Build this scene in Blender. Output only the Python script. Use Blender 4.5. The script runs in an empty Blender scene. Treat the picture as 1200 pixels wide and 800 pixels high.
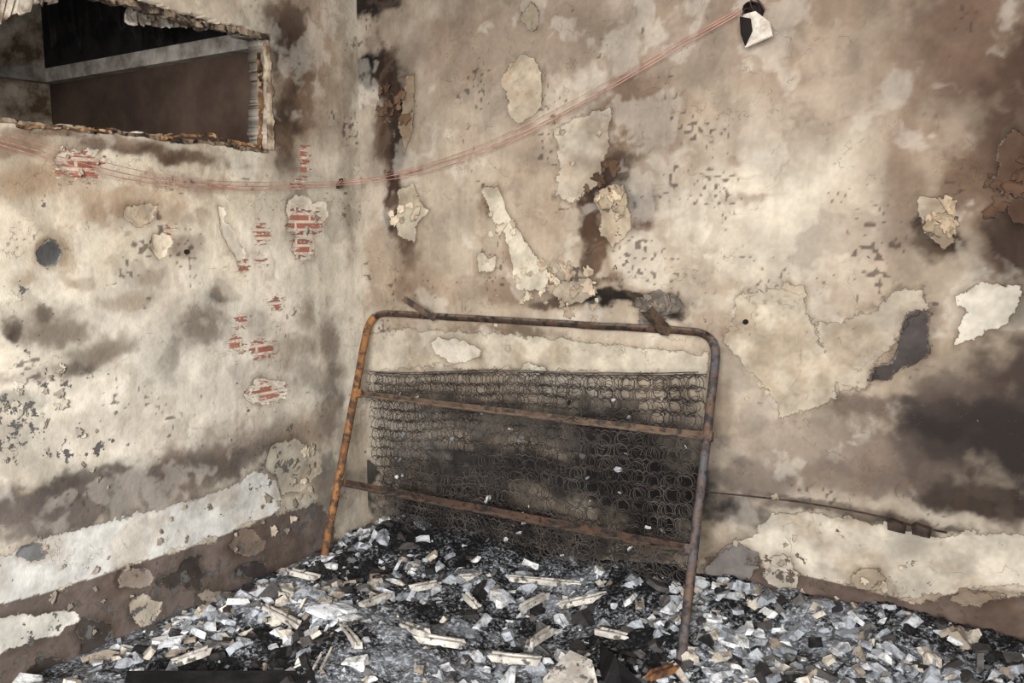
import bpy, math, random
import numpy as np
from mathutils import Vector, Matrix
random.seed(7); rng=np.random.default_rng(11)
sc=bpy.context.scene
sc.view_settings.view_transform='Standard'
sc.view_settings.look='None'
# ------------------------------------------------------------------ camera
FPX=1020.0; PITCH=math.radians(7.54); YAW=math.radians(33.46); CH=1.6
Fv=Vector((-math.sin(YAW)*math.cos(PITCH), math.cos(YAW)*math.cos(PITCH), -math.sin(PITCH)))
Rv=Vector((math.cos(YAW), math.sin(YAW),0)); Uv=Rv.cross(Fv)
def ray(px,py): return Fv+Rv*((px-600)/FPX)+Uv*((400-py)/FPX)
r0=ray(432,630); s0=CH/-r0.z
C=Vector((-r0.x*s0,-r0.y*s0,CH))
cam=bpy.data.cameras.new('camera'); camo=bpy.data.objects.new('camera',cam)
sc.collection.objects.link(camo); sc.camera=camo
cam.sensor_width=36; cam.lens=FPX/1200*36; cam.clip_start=0.02
camo.location=C; camo.rotation_euler=(math.pi/2-PITCH,0,YAW)
def back(px,py,y0=0.0):
    d=ray(px,py); t=(y0-C.y)/d.y; return C+d*t
def left(px,py,x0=0.0):
    d=ray(px,py); t=(x0-C.x)/d.x; return C+d*t
def flr(px,py,z0=0.0):
    d=ray(px,py); t=(z0-C.z)/d.z; return C+d*t
def lin(c):
    c=np.asarray(c,float)/255.0
    return np.where(c<=0.04045,c/12.92,((c+0.055)/1.055)**2.4)
# ------------------------------------------------------------------ noise
def h2(ix,iy,seed):
    n=(ix.astype(np.int64)*374761393+iy.astype(np.int64)*668265263+seed*1442695041)&0x7fffffff
    n=((n^(n>>13))*1274126177)&0x7fffffff
    n=(n^(n>>16))
    return (n&0xffff)/65535.0
def vn(x,y,seed):
    xi=np.floor(x); yi=np.floor(y); fx=x-xi; fy=y-yi
    fx=fx*fx*(3-2*fx); fy=fy*fy*(3-2*fy)
    a=h2(xi,yi,seed);b=h2(xi+1,yi,seed);c=h2(xi,yi+1,seed);d=h2(xi+1,yi+1,seed)
    return (a*(1-fx)+b*fx)*(1-fy)+(c*(1-fx)+d*fx)*fy
def fbm(x,y,seed,oct=5,sc_=1.0):
    s=0;a=0.5;t=0
    for o in range(oct):
        cs,sn_=math.cos(o*1.3+.5),math.sin(o*1.3+.5)
        s=s+a*vn((x*cs-y*sn_)*sc_+o*17.3,(x*sn_+y*cs)*sc_+o*9.1,seed+o); t+=a; a*=0.55; sc_*=2.03
    return s/t
def sst(x,a,b):
    t=np.clip((x-a)/(b-a),0,1); return t*t*(3-2*t)
# ------------------------------------------------------------------ materials
def newmat(name):
    m=bpy.data.materials.new(name); m.use_nodes=True; nt=m.node_tree
    b=nt.nodes['Principled BSDF']; b.inputs['Roughness'].default_value=0.9
    b.inputs['Specular IOR Level'].default_value=0.2
    return m,nt,b
class NB:
    def __init__(s,nt): s.nt=nt
    def n(s,t,**k):
        nd=s.nt.nodes.new(t)
        for a,b in k.items(): setattr(nd,a,b)
        return nd
    def l(s,a,b): s.nt.links.new(a,b)
    def attr(s,name): return s.n('ShaderNodeAttribute',attribute_name=name)
    def noise(s,vec,scale,detail=4,rough=0.6,dist=0.0):
        nd=s.n('ShaderNodeTexNoise'); nd.inputs['Scale'].default_value=scale
        nd.inputs['Detail'].default_value=detail; nd.inputs['Roughness'].default_value=rough
        nd.inputs['Distortion'].default_value=dist
        if vec is not None: s.l(vec,nd.inputs['Vector'])
        return nd.outputs['Fac']
    def m(s,op,a,b=None,c=None):
        nd=s.n('ShaderNodeMath',operation=op)
        for i,v in enumerate((a,b,c)):
            if v is None: continue
            if isinstance(v,(int,float)): nd.inputs[i].default_value=v
            else: s.l(v,nd.inputs[i])
        return nd.outputs[0]
    def mr(s,v,a,b,c=0.0,d=1.0):
        nd=s.n('ShaderNodeMapRange')
        s.l(v,nd.inputs['Value'])
        for k,x in zip(('From Min','From Max','To Min','To Max'),(a,b,c,d)): nd.inputs[k].default_value=x
        return nd.outputs[0]
    def mix(s,f,a,b,mode='MIX'):
        nd=s.n('ShaderNodeMix',data_type='RGBA',blend_type=mode)
        if isinstance(f,(int,float)): nd.inputs[0].default_value=f
        else: s.l(f,nd.inputs[0])
        for i,v in ((6,a),(7,b)):
            if isinstance(v,(tuple,list,np.ndarray)): nd.inputs[i].default_value=(*[float(q) for q in v[:3]],1)
            else: s.l(v,nd.inputs[i])
        return nd.outputs[2]
    def pos(s): return s.n('ShaderNodeNewGeometry').outputs['Position']
    def bump(s,h,bsdf,dist=0.004,strength=1.0):
        nd=s.n('ShaderNodeBump'); nd.inputs['Distance'].default_value=dist; nd.inputs['Strength'].default_value=strength
        s.l(h,nd.inputs['Height']); s.l(nd.outputs[0],bsdf.inputs['Normal'])
def simple(name,c1,c2,scale=8,rough=0.9,bd=0.003,metal=0.0,c3=None,lo=0.4,hi=0.6):
    m,nt,b=newmat(name); q=NB(nt); p=q.pos()
    n1=q.noise(p,scale,5,0.65); col=q.mix(q.mr(n1,lo,hi),lin(c1),lin(c2))
    if c3 is not None:
        col=q.mix(q.mr(q.noise(p,scale*2.7,4,0.6),0.55,0.62),col,lin(c3))
    q.l(col,b.inputs['Base Color']); b.inputs['Roughness'].default_value=rough; b.inputs['Metallic'].default_value=metal
    q.bump(q.noise(p,scale*5,3,0.6),b,bd)
    return m
def wall_material(name,axis,brick):
    m,nt,b=newmat(name); q=NB(nt); p=q.pos()
    e=q.m('SUBTRACT',q.noise(p,9,8,0.70),0.5)
    paint=q.attr('paint').outputs['Color']
    s1=q.attr('s1').outputs['Fac']; s2=q.attr('s2').outputs['Fac']; fl=q.attr('fl').outputs['Fac']
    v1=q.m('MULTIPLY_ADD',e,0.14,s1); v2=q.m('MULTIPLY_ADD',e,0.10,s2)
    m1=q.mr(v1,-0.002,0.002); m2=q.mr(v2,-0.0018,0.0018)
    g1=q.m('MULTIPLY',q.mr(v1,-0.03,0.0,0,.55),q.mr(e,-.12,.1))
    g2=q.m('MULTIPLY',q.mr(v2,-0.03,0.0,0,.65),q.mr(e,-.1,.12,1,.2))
    fn=q.noise(p,17,6,0.7)
    rk=q.mr(fn,.46,.60,0,.45)
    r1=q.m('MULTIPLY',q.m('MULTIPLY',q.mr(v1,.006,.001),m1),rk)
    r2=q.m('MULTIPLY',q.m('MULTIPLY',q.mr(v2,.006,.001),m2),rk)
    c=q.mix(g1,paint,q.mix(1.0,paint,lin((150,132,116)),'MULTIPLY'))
    c=q.mix(m1,c,q.attr('c1').outputs['Color'])
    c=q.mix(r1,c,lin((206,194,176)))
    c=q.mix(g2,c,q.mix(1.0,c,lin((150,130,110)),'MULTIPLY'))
    c=q.mix(m2,c,q.attr('c2').outputs['Color'])
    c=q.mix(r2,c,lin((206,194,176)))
    fm=q.mr(q.m('MULTIPLY_ADD',fl,0.2,fn),0.70,0.712)
    c=q.mix(fm,c,q.attr('cf').outputs['Color'])
    h=q.m('MULTIPLY_ADD',m1,-0.5,q.m('MULTIPLY',q.noise(p,14,7,0.68),1.0))
    if brick:
        s3=q.attr('s3').outputs['Fac']
        comb=q.n('ShaderNodeCombineXYZ'); sep=q.n('ShaderNodeSeparateXYZ'); q.l(p,sep.inputs[0])
        q.l(sep.outputs[axis],comb.inputs[0]); q.l(sep.outputs[2],comb.inputs[1])
        br=q.n('ShaderNodeTexBrick'); q.l(comb.outputs[0],br.inputs['Vector'])
        br.inputs['Scale'].default_value=1; br.inputs['Brick Width'].default_value=0.17; br.inputs['Row Height'].default_value=0.036
        br.inputs['Mortar Size'].default_value=0.008; br.inputs['Mortar Smooth'].default_value=0.5
        br.inputs['Color1'].default_value=(*lin((146,84,70)),1); br.inputs['Color2'].default_value=(*lin((120,68,58)),1)
        br.inputs['Mortar'].default_value=(*lin((190,176,158)),1)
        st=q.n('ShaderNodeMapping'); st.inputs['Scale'].default_value=(1,1,3.4); q.l(p,st.inputs['Vector'])
        en=q.noise(st.outputs[0],26,6,.7)
        m3=q.mr(q.m('ADD',q.m('MULTIPLY_ADD',en,0.24,s3),-.126),-0.0012,0.0012)
        c=q.mix(q.m('MULTIPLY',m3,.92),c,br.outputs['Color'])
        h=q.m('MULTIPLY_ADD',m3,-0.4,h)
    cr=q.m('MULTIPLY',q.mr(q.m('ABSOLUTE',q.m('SUBTRACT',q.noise(p,1.7,7,.58),.5)),0.0,0.0022,1,0),q.mr(fn,.46,.56,0,.45))
    c=q.mix(cr,c,lin((96,82,70)))
    q.l(c,b.inputs['Base Color'])
    h=q.m('MULTIPLY_ADD',m2,-0.7,h); h=q.m('MULTIPLY_ADD',fm,-0.4,h); h=q.m('MULTIPLY_ADD',cr,-0.5,h)
    q.bump(h,b,0.007,0.9)
    b.inputs['Roughness'].default_value=0.92
    return m
# ------------------------------------------------------------------ wall painting helpers
def sdf_poly(U,V,poly):
    P=np.array(poly); out=np.full(U.shape,-0.12)
    mn=P.min(0)-0.12; mx=P.max(0)+0.12
    idx=np.where((U>mn[0])&(U<mx[0])&(V>mn[1])&(V<mx[1]))[0]
    if len(idx)==0: return out
    u=U[idx]; v=V[idx]; d2=np.full(u.shape,1e9); ins=np.zeros(u.shape,bool)
    n=len(P)
    for i in range(n):
        a=P[i]; b=P[(i+1)%n]; e=b-a; L=max(1e-12,e@e)
        t=np.clip(((u-a[0])*e[0]+(v-a[1])*e[1])/L,0,1)
        d2=np.minimum(d2,(u-a[0]-t*e[0])**2+(v-a[1]-t*e[1])**2)
        if abs(e[1])>1e-9:
            c=((a[1]>v)!=(b[1]>v))&(u<(b[0]-a[0])*(v-a[1])/(b[1]-a[1])+a[0]); ins^=c
    d=np.sqrt(d2); out[idx]=np.maximum(np.where(ins,d,-d),-0.12)
    return out
def axis_vals(segs):
    v=[]
    for a,b,st in segs:
        n=max(1,int(round(abs(b-a)/st))); v+=list(np.linspace(a,b,n,endpoint=False))
    v.append(segs[-1][1]); return np.array(v)
def desat(c,k,gain):
    l=(c@np.array([.25,.65,.10]))[...,None]; return (c*(1-k)+l*k)*gain
def build_wall(name,us,vs,to3,proj,base,blobs,L1,L2,L3,FL,flcol,hole=None,seed=0,mat=None,relief=0.006,gain=1.0,pgain=1.0,ds=.25,darks=()):
    UU,VV=np.meshgrid(us,vs); U=UU.ravel(); V=VV.ravel()
    w1=fbm(U,V,seed+1,6,3.2)-.5; w2=fbm(U,V,seed+2,6,3.2)-.5
    w3=fbm(U,V,seed+5,5,11.0)-.5; w4=fbm(U,V,seed+6,5,11.0)-.5
    wu=U+w1*.16+w3*.10; wv=V+w2*.16+w4*.10
    su=U+w3*.08+w1*.06; sv=V+w4*.08+w2*.06
    rag=fbm(U,V,seed+3,6,10.0); rag2=fbm(U,V,seed+4,6,22.0)
    col=np.tile(lin(base),(len(U),1))
    def cast(cc,w):
        nonlocal col
        w=np.clip(w,0,1)[:,None]; col=col*(1-w)+lin(cc)*w
    big=fbm(U,V,seed+31,6,2.2)
    cast((156,136,113),.55*sst(big,.5,.70)); cast((216,206,189),.4*sst(1-big,.50,.7))
    def dab(px,py,rx,ry,cc,stg,kc=.62,kg=.45):
        c0=proj(px,py); cx=proj(px+rx,py); cy=proj(px,py+ry); cm=proj(px-rx,py)
        ru=abs(cx[0]-cm[0])/2; rv=abs(cy[1]-c0[1])
        small=min(ru,rv)<.13
        X,Y=(su,sv) if small else (wu,wv)
        d=((X-c0[0])/ru)**2+((Y-c0[1])/rv)**2
        g=np.exp(-0.75*d)
        crisp=sst(g+(rag-.5)*.9+(rag2-.5)*.5,.28,.74)*np.clip(g*3,0,1)
        if not small: crisp=sst(g+(rag-.5)*.7+(rag2-.5)*.45,.22,.80)*np.clip(g*3,0,1)
        cast(cc,stg*(kg*g+kc*crisp))
    for b_ in blobs: dab(*b_)
    tide=fbm(wu,wv,seed+33,5,2.6); veins=np.exp(-((tide-.5)/.013)**2)
    cast((124,98,74),.36*veins*sst(fbm(U,V,seed+34,3,3.0),.42,.62))
    halo=sst(tide,.5,.56)*sst(.64-tide,0,.1)
    cast((146,122,96),.22*halo)
    t2=fbm(su,sv,seed+53,5,6.0); cast((112,97,84),.28*sst(t2,.60,.68)); cast((222,214,200),.26*sst(1-t2,.60,.68))
    mott=np.clip((fbm(U,V,seed+35,7,7.0)-.32)/.36,0,1); fine=vn(U*95,V*95,seed+36)
    st=fbm(U*26,V*2.2,seed+37,4,1.0); sb=sst(st,.56,.72)
    lum0=col@np.array([.3,.6,.1])
    col*=(.76+.32*mott)[:,None]; col*=(.93+.14*fine)[:,None]
    cast((98,78,62),.12*sb); cast((215,205,190),.08*sst(1-st,.58,.72)*np.clip((lum0-.15)/.3,0,1))
    spk=vn(U*70+3,V*70,seed+38); cast((70,58,50),.75*sst(spk*fbm(U,V,seed+39,3,5.0),.57,.64))
    for b_ in darks: dab(*b_)
    col=desat(col,ds,gain)
    lum=col@np.array([.3,.6,.1])/gain; lf=np.clip(lum/.40,.3,1.05)
    def layer(L):
        s=np.full(U.shape,-0.12); c=np.tile(lin((150,130,110)),(len(U),1))
        for pts,cc in L:
            P=[proj(*p) for p in pts]; f=sdf_poly(U,V,P)
            k=f>s; s[k]=f[k]; c[k]=lin(cc)
        m2=fbm(U,V,seed+41,6,13.0)
        c=c*(.74+.36*np.clip((m2-.3)/.4,0,1))[:,None]*(.93+.14*fine)[:,None]
        c=c*(.56+.44*lf)[:,None]
        bl=(.5*sst(fbm(U,V,seed+44,6,6.0),.50,.66))[:,None]; c=c*(1-bl)+c*lin((186,172,156))*1.35*bl
        return s,desat(c,ds,pgain)
    s1,c1=layer(L1); s2,c2=layer(L2)
    s3=np.full(U.shape,-.12)
    for p_ in L3: s3=np.maximum(s3,sdf_poly(U,V,[proj(*p) for p in p_]))
    fl=np.zeros(U.shape)
    for (px,py,rx,ry,s_) in FL:
        c0=proj(px,py); cx=proj(px+rx,py); cm=proj(px-rx,py); cy=proj(px,py+ry)
        ru=abs(cx[0]-cm[0])/2; rv=abs(cy[1]-c0[1])
        fl=np.maximum(fl,s_*np.exp(-(((wu-c0[0])/ru)**2+((wv-c0[1])/rv)**2)))
    off=(fbm(U,V,seed+9,4,2.5)-0.5)*relief*2+(fbm(U,V,seed+10,3,11.0)-0.5)*relief
    off=off-.004*sst(s1,-.01,.01)-.004*sst(s2,-.006,.006)
    co=to3(U,V,off)
    nu=len(us); nv=len(vs)
    i=np.arange(nu-1); j=np.arange(nv-1); I,J=np.meshgrid(i,j); I=I.ravel();J=J.ravel()
    q=np.stack([J*nu+I,J*nu+I+1,(J+1)*nu+I+1,(J+1)*nu+I],1)
    if hole is not None:
        sh=sdf_poly(U,V,hole)+ (fbm(U,V,seed+20,5,9.0)-0.5)*0.07
        keep=~((sh[q]>0).sum(1)>=3); q=q[keep]
    used=np.unique(q); mp=-np.ones(len(U),int); mp[used]=np.arange(len(used)); q=mp[q]; co=co[used]
    me=bpy.data.meshes.new(name)
    me.vertices.add(len(co)); me.vertices.foreach_set('co',co.astype(np.float32).ravel())
    me.loops.add(q.size); me.loops.foreach_set('vertex_index',q.ravel().astype(np.int32))
    me.polygons.add(len(q)); me.polygons.foreach_set('loop_start',np.arange(0,q.size,4,dtype=np.int32))
    me.update(calc_edges=True); me.validate()
    me.polygons.foreach_set('use_smooth',np.ones(len(me.polygons),bool))
    def ac(n,a):
        at=me.attributes.new(n,'FLOAT_COLOR','POINT'); x=np.ones((len(used),4),np.float32); x[:,:3]=a[used]; at.data.foreach_set('color',x.ravel())
    def af(n,a):
        at=me.attributes.new(n,'FLOAT','POINT'); at.data.foreach_set('value',a[used].astype(np.float32))
    ac('paint',col); ac('c1',c1); ac('c2',c2); af('s1',s1); af('s2',s2); af('s3',s3); af('fl',fl)
    ac('cf',desat(lin(flcol)*(.6+.7*rag2)[:,None],ds,pgain))
    ob=bpy.data.objects.new(name,me); sc.collection.objects.link(ob)
    me.materials.append(mat)
    so=ob.modifiers.new('thick','SOLIDIFY'); so.thickness=0.14; so.offset=-1
    return ob
def E(x0,y0,x1,y1,n=11,j=0.3):
    r=random.Random(int(x0*31+y0)); pts=[]
    for k in range(n):
        a=2*math.pi*k/n; m=1+r.uniform(-j,j)
        pts.append(((x0+x1)/2+(x1-x0)/2*math.cos(a)*m,(y0+y1)/2+(y1-y0)/2*math.sin(a)*m))
    return pts
# ------------------------------------------------------------------ LEFT WALL
projL=lambda px,py:(lambda v:(v.y,v.z))(left(px,py))
projB=lambda px,py:(lambda v:(v.x,v.z))(back(px,py))
blobsL=[
 (120,260,260,70,(204,186,158),.5),(60,400,120,60,(216,206,186),.75),(250,430,160,110,(214,206,192),.8),
 (360,60,45,140,(152,132,112),.95),(360,300,60,120,(198,188,170),.6),(350,110,22,60,(100,76,58),.9),(335,150,18,46,(56,40,31),.95),(338,185,14,30,(88,68,53),.75),
 (330,20,30,30,(70,53,42),.9),(405,140,10,160,(132,113,96),.5),(345,60,16,30,(60,44,34),.85),(322,60,8,50,(44,34,28),.8),
 (30,215,50,22,(150,120,88),.7),(150,235,60,20,(160,132,102),.7),(15,170,40,14,(118,90,68),.7),(230,215,70,12,(140,114,90),.6),(190,180,90,9,(80,61,48),.95),(90,160,90,7,(98,75,58),.8),
 (60,385,42,24,(104,90,76),.8),(120,412,42,20,(104,92,78),.85),(40,440,60,14,(112,98,86),.7),(150,350,34,12,(140,118,94),.6),(90,430,20,10,(78,68,60),.7),
 (8,388,10,10,(50,40,32),.95),(52,368,12,9,(70,58,50),.8),(235,378,30,26,(104,96,88),.85),(255,350,12,14,(58,50,44),.8),(215,400,18,18,(116,106,96),.7),(200,430,12,20,(120,112,102),.6),
 (310,380,24,24,(150,138,122),.5),(60,295,22,20,(140,118,92),.7),(220,290,16,12,(108,82,62),.9),(125,250,30,18,(136,110,86),.6),
 (90,330,18,9,(124,98,74),.7),(30,330,20,12,(146,122,94),.6),(240,255,10,16,(110,86,66),.7),(200,255,26,10,(150,124,98),.6),(270,290,50,40,(206,194,174),.5),(180,320,20,8,(140,114,88),.5),
 (345,410,40,18,(150,138,122),.55),(385,400,12,30,(92,80,70),.75),(390,470,16,40,(100,88,79),.8),(360,370,10,20,(110,96,82),.5),  # blobs beside the room corner paint its grey shading into the wall colour
 (30,520,60,30,(130,122,112),.5),(120,500,80,20,(160,150,136),.5),(20,470,40,10,(96,92,86),.6),
 (40,592,110,26,(96,86,80),1.1),(170,572,130,32,(100,90,84),1.1),(290,525,80,20,(112,100,92),.95),(60,612,110,12,(110,100,94),.9),(230,592,60,12,(130,120,112),.6),(100,560,60,10,(82,74,68),.8),(240,545,50,12,(86,78,72),.8),
 (300,500,60,16,(170,160,146),.6),(355,515,20,30,(140,120,98),.6),(340,545,28,28,(124,106,90),.7),
 (385,570,22,40,(92,86,82),.85),(400,500,8,60,(112,102,92),.55),(370,440,24,16,(120,108,96),.55),
]
L1L=[
 ([(-60,672),(0,655),(60,628),(150,606),(230,585),(305,555),(322,562),(330,590),(318,603),(250,632),(150,664),(60,694),(0,708),(-60,722)],(208,206,200)),
 ([(-300,800),(-60,722),(0,708),(60,692),(150,662),(250,632),(320,603),(352,596),(378,590),(400,640),(400,720),(-50,900),(-300,900)],(106,93,86)),
]
L2L=[
 ([(-40,735),(0,726),(40,718),(86,716),(92,726),(60,746),(20,760),(-40,780)],(206,202,192)),
 (E(152,700,190,732),(176,166,150)),(E(135,665,175,690),(140,128,118)),(E(205,655,245,690),(66,58,54)),(E(90,725,140,770),(72,64,60)),(E(270,620,310,650),(128,114,102)),(E(230,690,262,706),(150,138,124)),(E(280,660,320,680),(62,56,54)),(E(40,770,90,795),(64,56,52)),(E(180,670,215,688),(62,54,50)),
 (E(42,280,71,312,12,.06),(84,86,88)),
 ([(318,520),(345,515),(372,530),(378,552),(352,575),(330,580),(325,560),(310,545)],(188,178,160)),
 ([(350,540),(366,544),(360,560),(346,556)],(80,64,56)),
 (E(22,640,58,658),(116,118,120)),(E(176,270,200,300),(200,186,162)),
 (E(66,172,114,206),(200,188,168)),(E(332,232,384,272),(206,194,176)),(E(340,272,372,305),(206,194,176)),
 (E(290,440,335,475),(208,202,188)),(E(145,238,185,262),(180,162,138)),
 ([(255,240),(262,242),(266,262),(276,270),(288,296),(284,318),(276,300),(262,276)],(204,194,176)),
]
L3L=[E(68,180,118,206,14,.4),E(352,168,362,206),E(338,244,378,272,14,.4),E(343,280,370,302,13,.4),E(297,260,314,288,12,.4),E(344,208,360,220),
 E(276,368,292,384),E(268,395,288,416,12,.4),E(294,398,321,419,12,.35),E(314,348,332,363),E(294,450,332,470,13,.45),E(302,302,312,311),E(280,305,290,320),E(196,264,206,270)]
FLL=[(20,500,60,45,1.0),(100,520,70,22,.8),(80,440,60,20,.7),(20,400,40,20,.45),(330,540,50,40,.8),(200,690,200,60,.8),(60,760,120,50,.7),(350,620,50,40,.8),(30,235,60,25,.45),(330,400,30,30,.4),(20,640,50,20,.5),(60,350,120,60,.35),(250,480,80,50,.3)]
hole=[projL(*p) for p in [(318,178),(316,44),(150,-8),(-120,-66),(-120,128),(150,158)]]
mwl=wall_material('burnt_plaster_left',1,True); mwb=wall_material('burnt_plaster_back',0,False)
usL=axis_vals([(-5.2,-2.7,.1),(-2.7,0.1,.0064)]); vsz=axis_vals([(-.1,2.95,.0064)])
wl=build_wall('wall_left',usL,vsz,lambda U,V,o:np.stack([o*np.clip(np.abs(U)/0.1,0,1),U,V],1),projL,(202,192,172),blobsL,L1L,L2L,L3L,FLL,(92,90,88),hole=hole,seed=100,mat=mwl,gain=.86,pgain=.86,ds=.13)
# ------------------------------------------------------------------ BACK WALL
blobsB=[
 (520,120,120,160,(162,146,126),.7),(600,250,120,110,(172,156,135),.6),(910,240,120,140,(206,194,175),.9),(960,80,110,90,(158,138,119),.7),(800,50,120,60,(150,132,114),.75),
 (600,30,180,60,(130,112,96),.8),(560,420,140,30,(194,182,164),.6),(750,420,90,25,(184,168,148),.5),(1000,300,50,100,(174,156,136),.6),(620,200,40,60,(150,132,112),.5),(940,10,120,24,(134,112,94),.7),
 (436,8,30,14,(36,26,20),1.15),(437,84,26,17,(20,14,12),1.25),(460,110,18,50,(48,32,24),1.2),(455,165,18,30,(78,56,42),1.0),(463,230,13,54,(58,40,32),1.1),(478,285,13,30,(84,64,48),.9),(440,300,10,60,(150,124,100),.5),
 (500,330,40,18,(140,114,90),.5),(520,60,20,60,(134,114,96),.5),(470,330,12,18,(104,80,60),.6),(470,150,10,36,(38,28,22),1.0),(560,90,16,12,(140,118,96),.5),
 (745,140,64,52,(114,91,72),.9),(735,200,46,24,(70,49,37),1.05),(690,250,16,36,(72,50,37),1.05),(755,240,16,34,(72,50,38),1.0),(700,300,14,36,(78,56,41),1.0),(712,225,22,30,(46,32,25),1.0),(738,228,10,16,(28,19,15),1.0),
 (690,330,36,12,(90,69,52),.9),(600,340,36,16,(116,93,73),.75),(570,240,10,20,(108,86,68),.7),(640,255,20,26,(138,114,92),.55),(780,200,40,26,(182,164,142),.6),(690,305,7,14,(38,27,23),.9),
 (820,245,46,40,(204,192,174),.65),(880,240,28,6,(120,96,76),.6),(860,190,12,7,(122,98,78),.6),(900,100,40,20,(144,122,102),.5),(860,160,40,40,(176,158,138),.5),
 (820,130,40,14,(146,124,102),.4),(860,330,30,12,(150,126,102),.5),(600,300,16,10,(134,110,88),.6),(620,180,10,30,(142,120,98),.4),(545,170,10,40,(142,120,98),.4),
 (720,352,70,8,(30,24,20),1.2),(650,356,30,6,(76,58,46),.9),(600,386,60,7,(96,78,62),.8),(850,385,60,14,(136,114,94),.6),(780,372,14,8,(34,28,24),1.0),
 (1120,40,64,120,(114,89,73),.95),(1210,120,70,150,(80,60,48),1.1),(1062,180,22,120,(140,117,99),.8),(1140,210,50,50,(104,81,65),.95),(1205,225,40,60,(38,27,22),1.15),(1195,300,60,60,(68,51,42),1.05),
 (1100,290,26,16,(42,29,24),1.05),(1080,262,14,16,(56,40,32),.9),(1060,330,40,24,(148,130,110),.5),
 (1060,540,80,40,(78,66,60),1.1),(1150,590,90,20,(60,48,42),1.1),(960,520,90,36,(132,116,103),.85),(900,480,50,36,(164,148,130),.5),(1020,480,60,14,(100,85,75),.9),(1260,300,80,300,(58,45,39),.9),(1085,395,16,40,(112,98,88),.5),
 (880,560,60,24,(112,98,88),.85),(860,600,50,20,(102,90,82),.85),(990,600,90,6,(60,48,42),.8),(1060,618,32,12,(18,14,13),1.2),(960,588,70,3,(40,30,26),.6),(1110,625,30,6,(50,38,32),.8),(1060,640,24,16,(60,48,42),.8),
 (850,480,12,40,(130,110,92),.6),(1000,560,70,16,(98,84,76),.8),
 (480,500,50,40,(172,164,152),.65),(800,480,20,40,(110,98,86),.7),
 (445,420,20,40,(206,196,180),.6),(520,530,60,14,(188,182,174),.6),(660,455,60,10,(188,180,166),.6),
]
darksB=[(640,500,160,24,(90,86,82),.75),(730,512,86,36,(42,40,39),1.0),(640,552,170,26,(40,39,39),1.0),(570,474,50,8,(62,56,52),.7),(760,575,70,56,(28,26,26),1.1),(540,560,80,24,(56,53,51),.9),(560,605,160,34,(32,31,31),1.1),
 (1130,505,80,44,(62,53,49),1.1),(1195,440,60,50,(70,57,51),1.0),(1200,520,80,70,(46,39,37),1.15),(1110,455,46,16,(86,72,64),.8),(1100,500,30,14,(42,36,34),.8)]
L1B=[
 ([(836,700),(840,652),(880,628),(905,602),(960,600),(1040,616),(1100,632),(1140,622),(1215,632),(1300,660),(1300,740),(1200,690),(1130,690),(1070,704),(1000,686),(930,672),(880,660)],(204,193,175)),
 ([(820,760),(826,650),(880,660),(930,672),(1000,688),(1070,706),(1130,694),(1200,694),(1300,740),(1300,900),(820,860)],(110,92,82)),
 ([(865,352),(905,334),(940,338),(945,362),(958,400),(984,430),(980,466),(950,480),(912,490),(905,460),(872,430),(850,400)],(196,182,160)),
 ([(958,380),(1010,366),(1060,342),(1080,338),(1088,362),(1062,372),(1050,396),(1030,424),(1022,446),(985,460),(966,420)],(190,176,156)),
 ([(650,150),(680,132),(713,128),(712,180),(700,212),(672,236),(652,228),(655,190)],(198,184,164)),
 ([(428,392),(470,385),(560,390),(640,396),(830,415),(822,442),(700,436),(610,432),(560,430),(500,428),(430,436)],(192,180,160)),
]
L2B=[
 (E(591,68,638,140,11,.12),(190,172,148)),
 ([(567,222),(584,216),(592,246),(604,266),(622,292),(646,322),(640,344),(606,336),(598,306),(590,270),(572,250)],(208,196,174)),
 ([(466,222),(484,214),(492,236),(504,246),(490,262),(486,284),(466,276)],(208,194,170)),
 ([(476,90),(486,86),(484,150),(474,180),(468,140)],(160,140,116)),
 (E(700,214,742,280,11,.3),(200,182,156)),(E(640,325,702,362,12,.4),(186,170,148)),(E(742,340,796,378,12,.4),(116,108,100)),
 (E(557,298,580,322),(198,184,162)),
 ([(1060,368),(1076,364),(1091,368),(1088,400),(1094,416),(1060,428),(1040,442),(1018,446),(1020,432),(1048,420),(1056,396)],(84,76,74)),
 ([(1117,346),(1150,334),(1197,334),(1198,350),(1180,378),(1150,396),(1117,406),(1124,384),(1130,366)],(226,216,198)),
 ([(1078,232),(1100,230),(1118,240),(1106,252),(1120,284),(1106,292),(1086,272),(1078,252)],(192,174,150)),
 (E(610,5,636,34),(164,148,126)),(E(1170,150,1230,255,13,.3),(104,79,63)),
 (E(888,655,940,690),(190,180,164)),(E(830,640,886,690,12,.3),(128,120,116)),
 (E(500,395,560,425,12,.35),(208,198,182)),(E(860,690,920,716),(176,162,146)),(E(600,428,640,446),(208,198,180)),
 (E(425,540,444,568),(70,66,62)),(E(1120,690,1190,710),(140,122,104)),(E(1000,665,1040,690),(180,166,146)),
]
FLB=[(460,140,30,80,.7),(680,320,60,40,.7),(720,250,40,60,.6),(1180,230,40,60,.7),(920,680,100,25,.8),(1100,700,120,25,.6),(1100,260,30,40,.6),(620,520,180,50,.6),(1000,640,160,30,.4),(640,120,100,100,.1),(900,420,80,60,.15),(760,370,80,20,.7)]
usB=axis_vals([(-.12,3.5,.0064),(3.5,5.0,.1)])
wb=build_wall('wall_back',usB,vsz,lambda U,V,o:np.stack([U,-o*np.clip(np.abs(U)/0.1,0,1),V],1),projB,(176,160,139),blobsB,L1B,L2B,[],FLB,(100,86,74),seed=300,mat=mwb,gain=.86,pgain=.82,ds=.13,darks=darksB)
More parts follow.
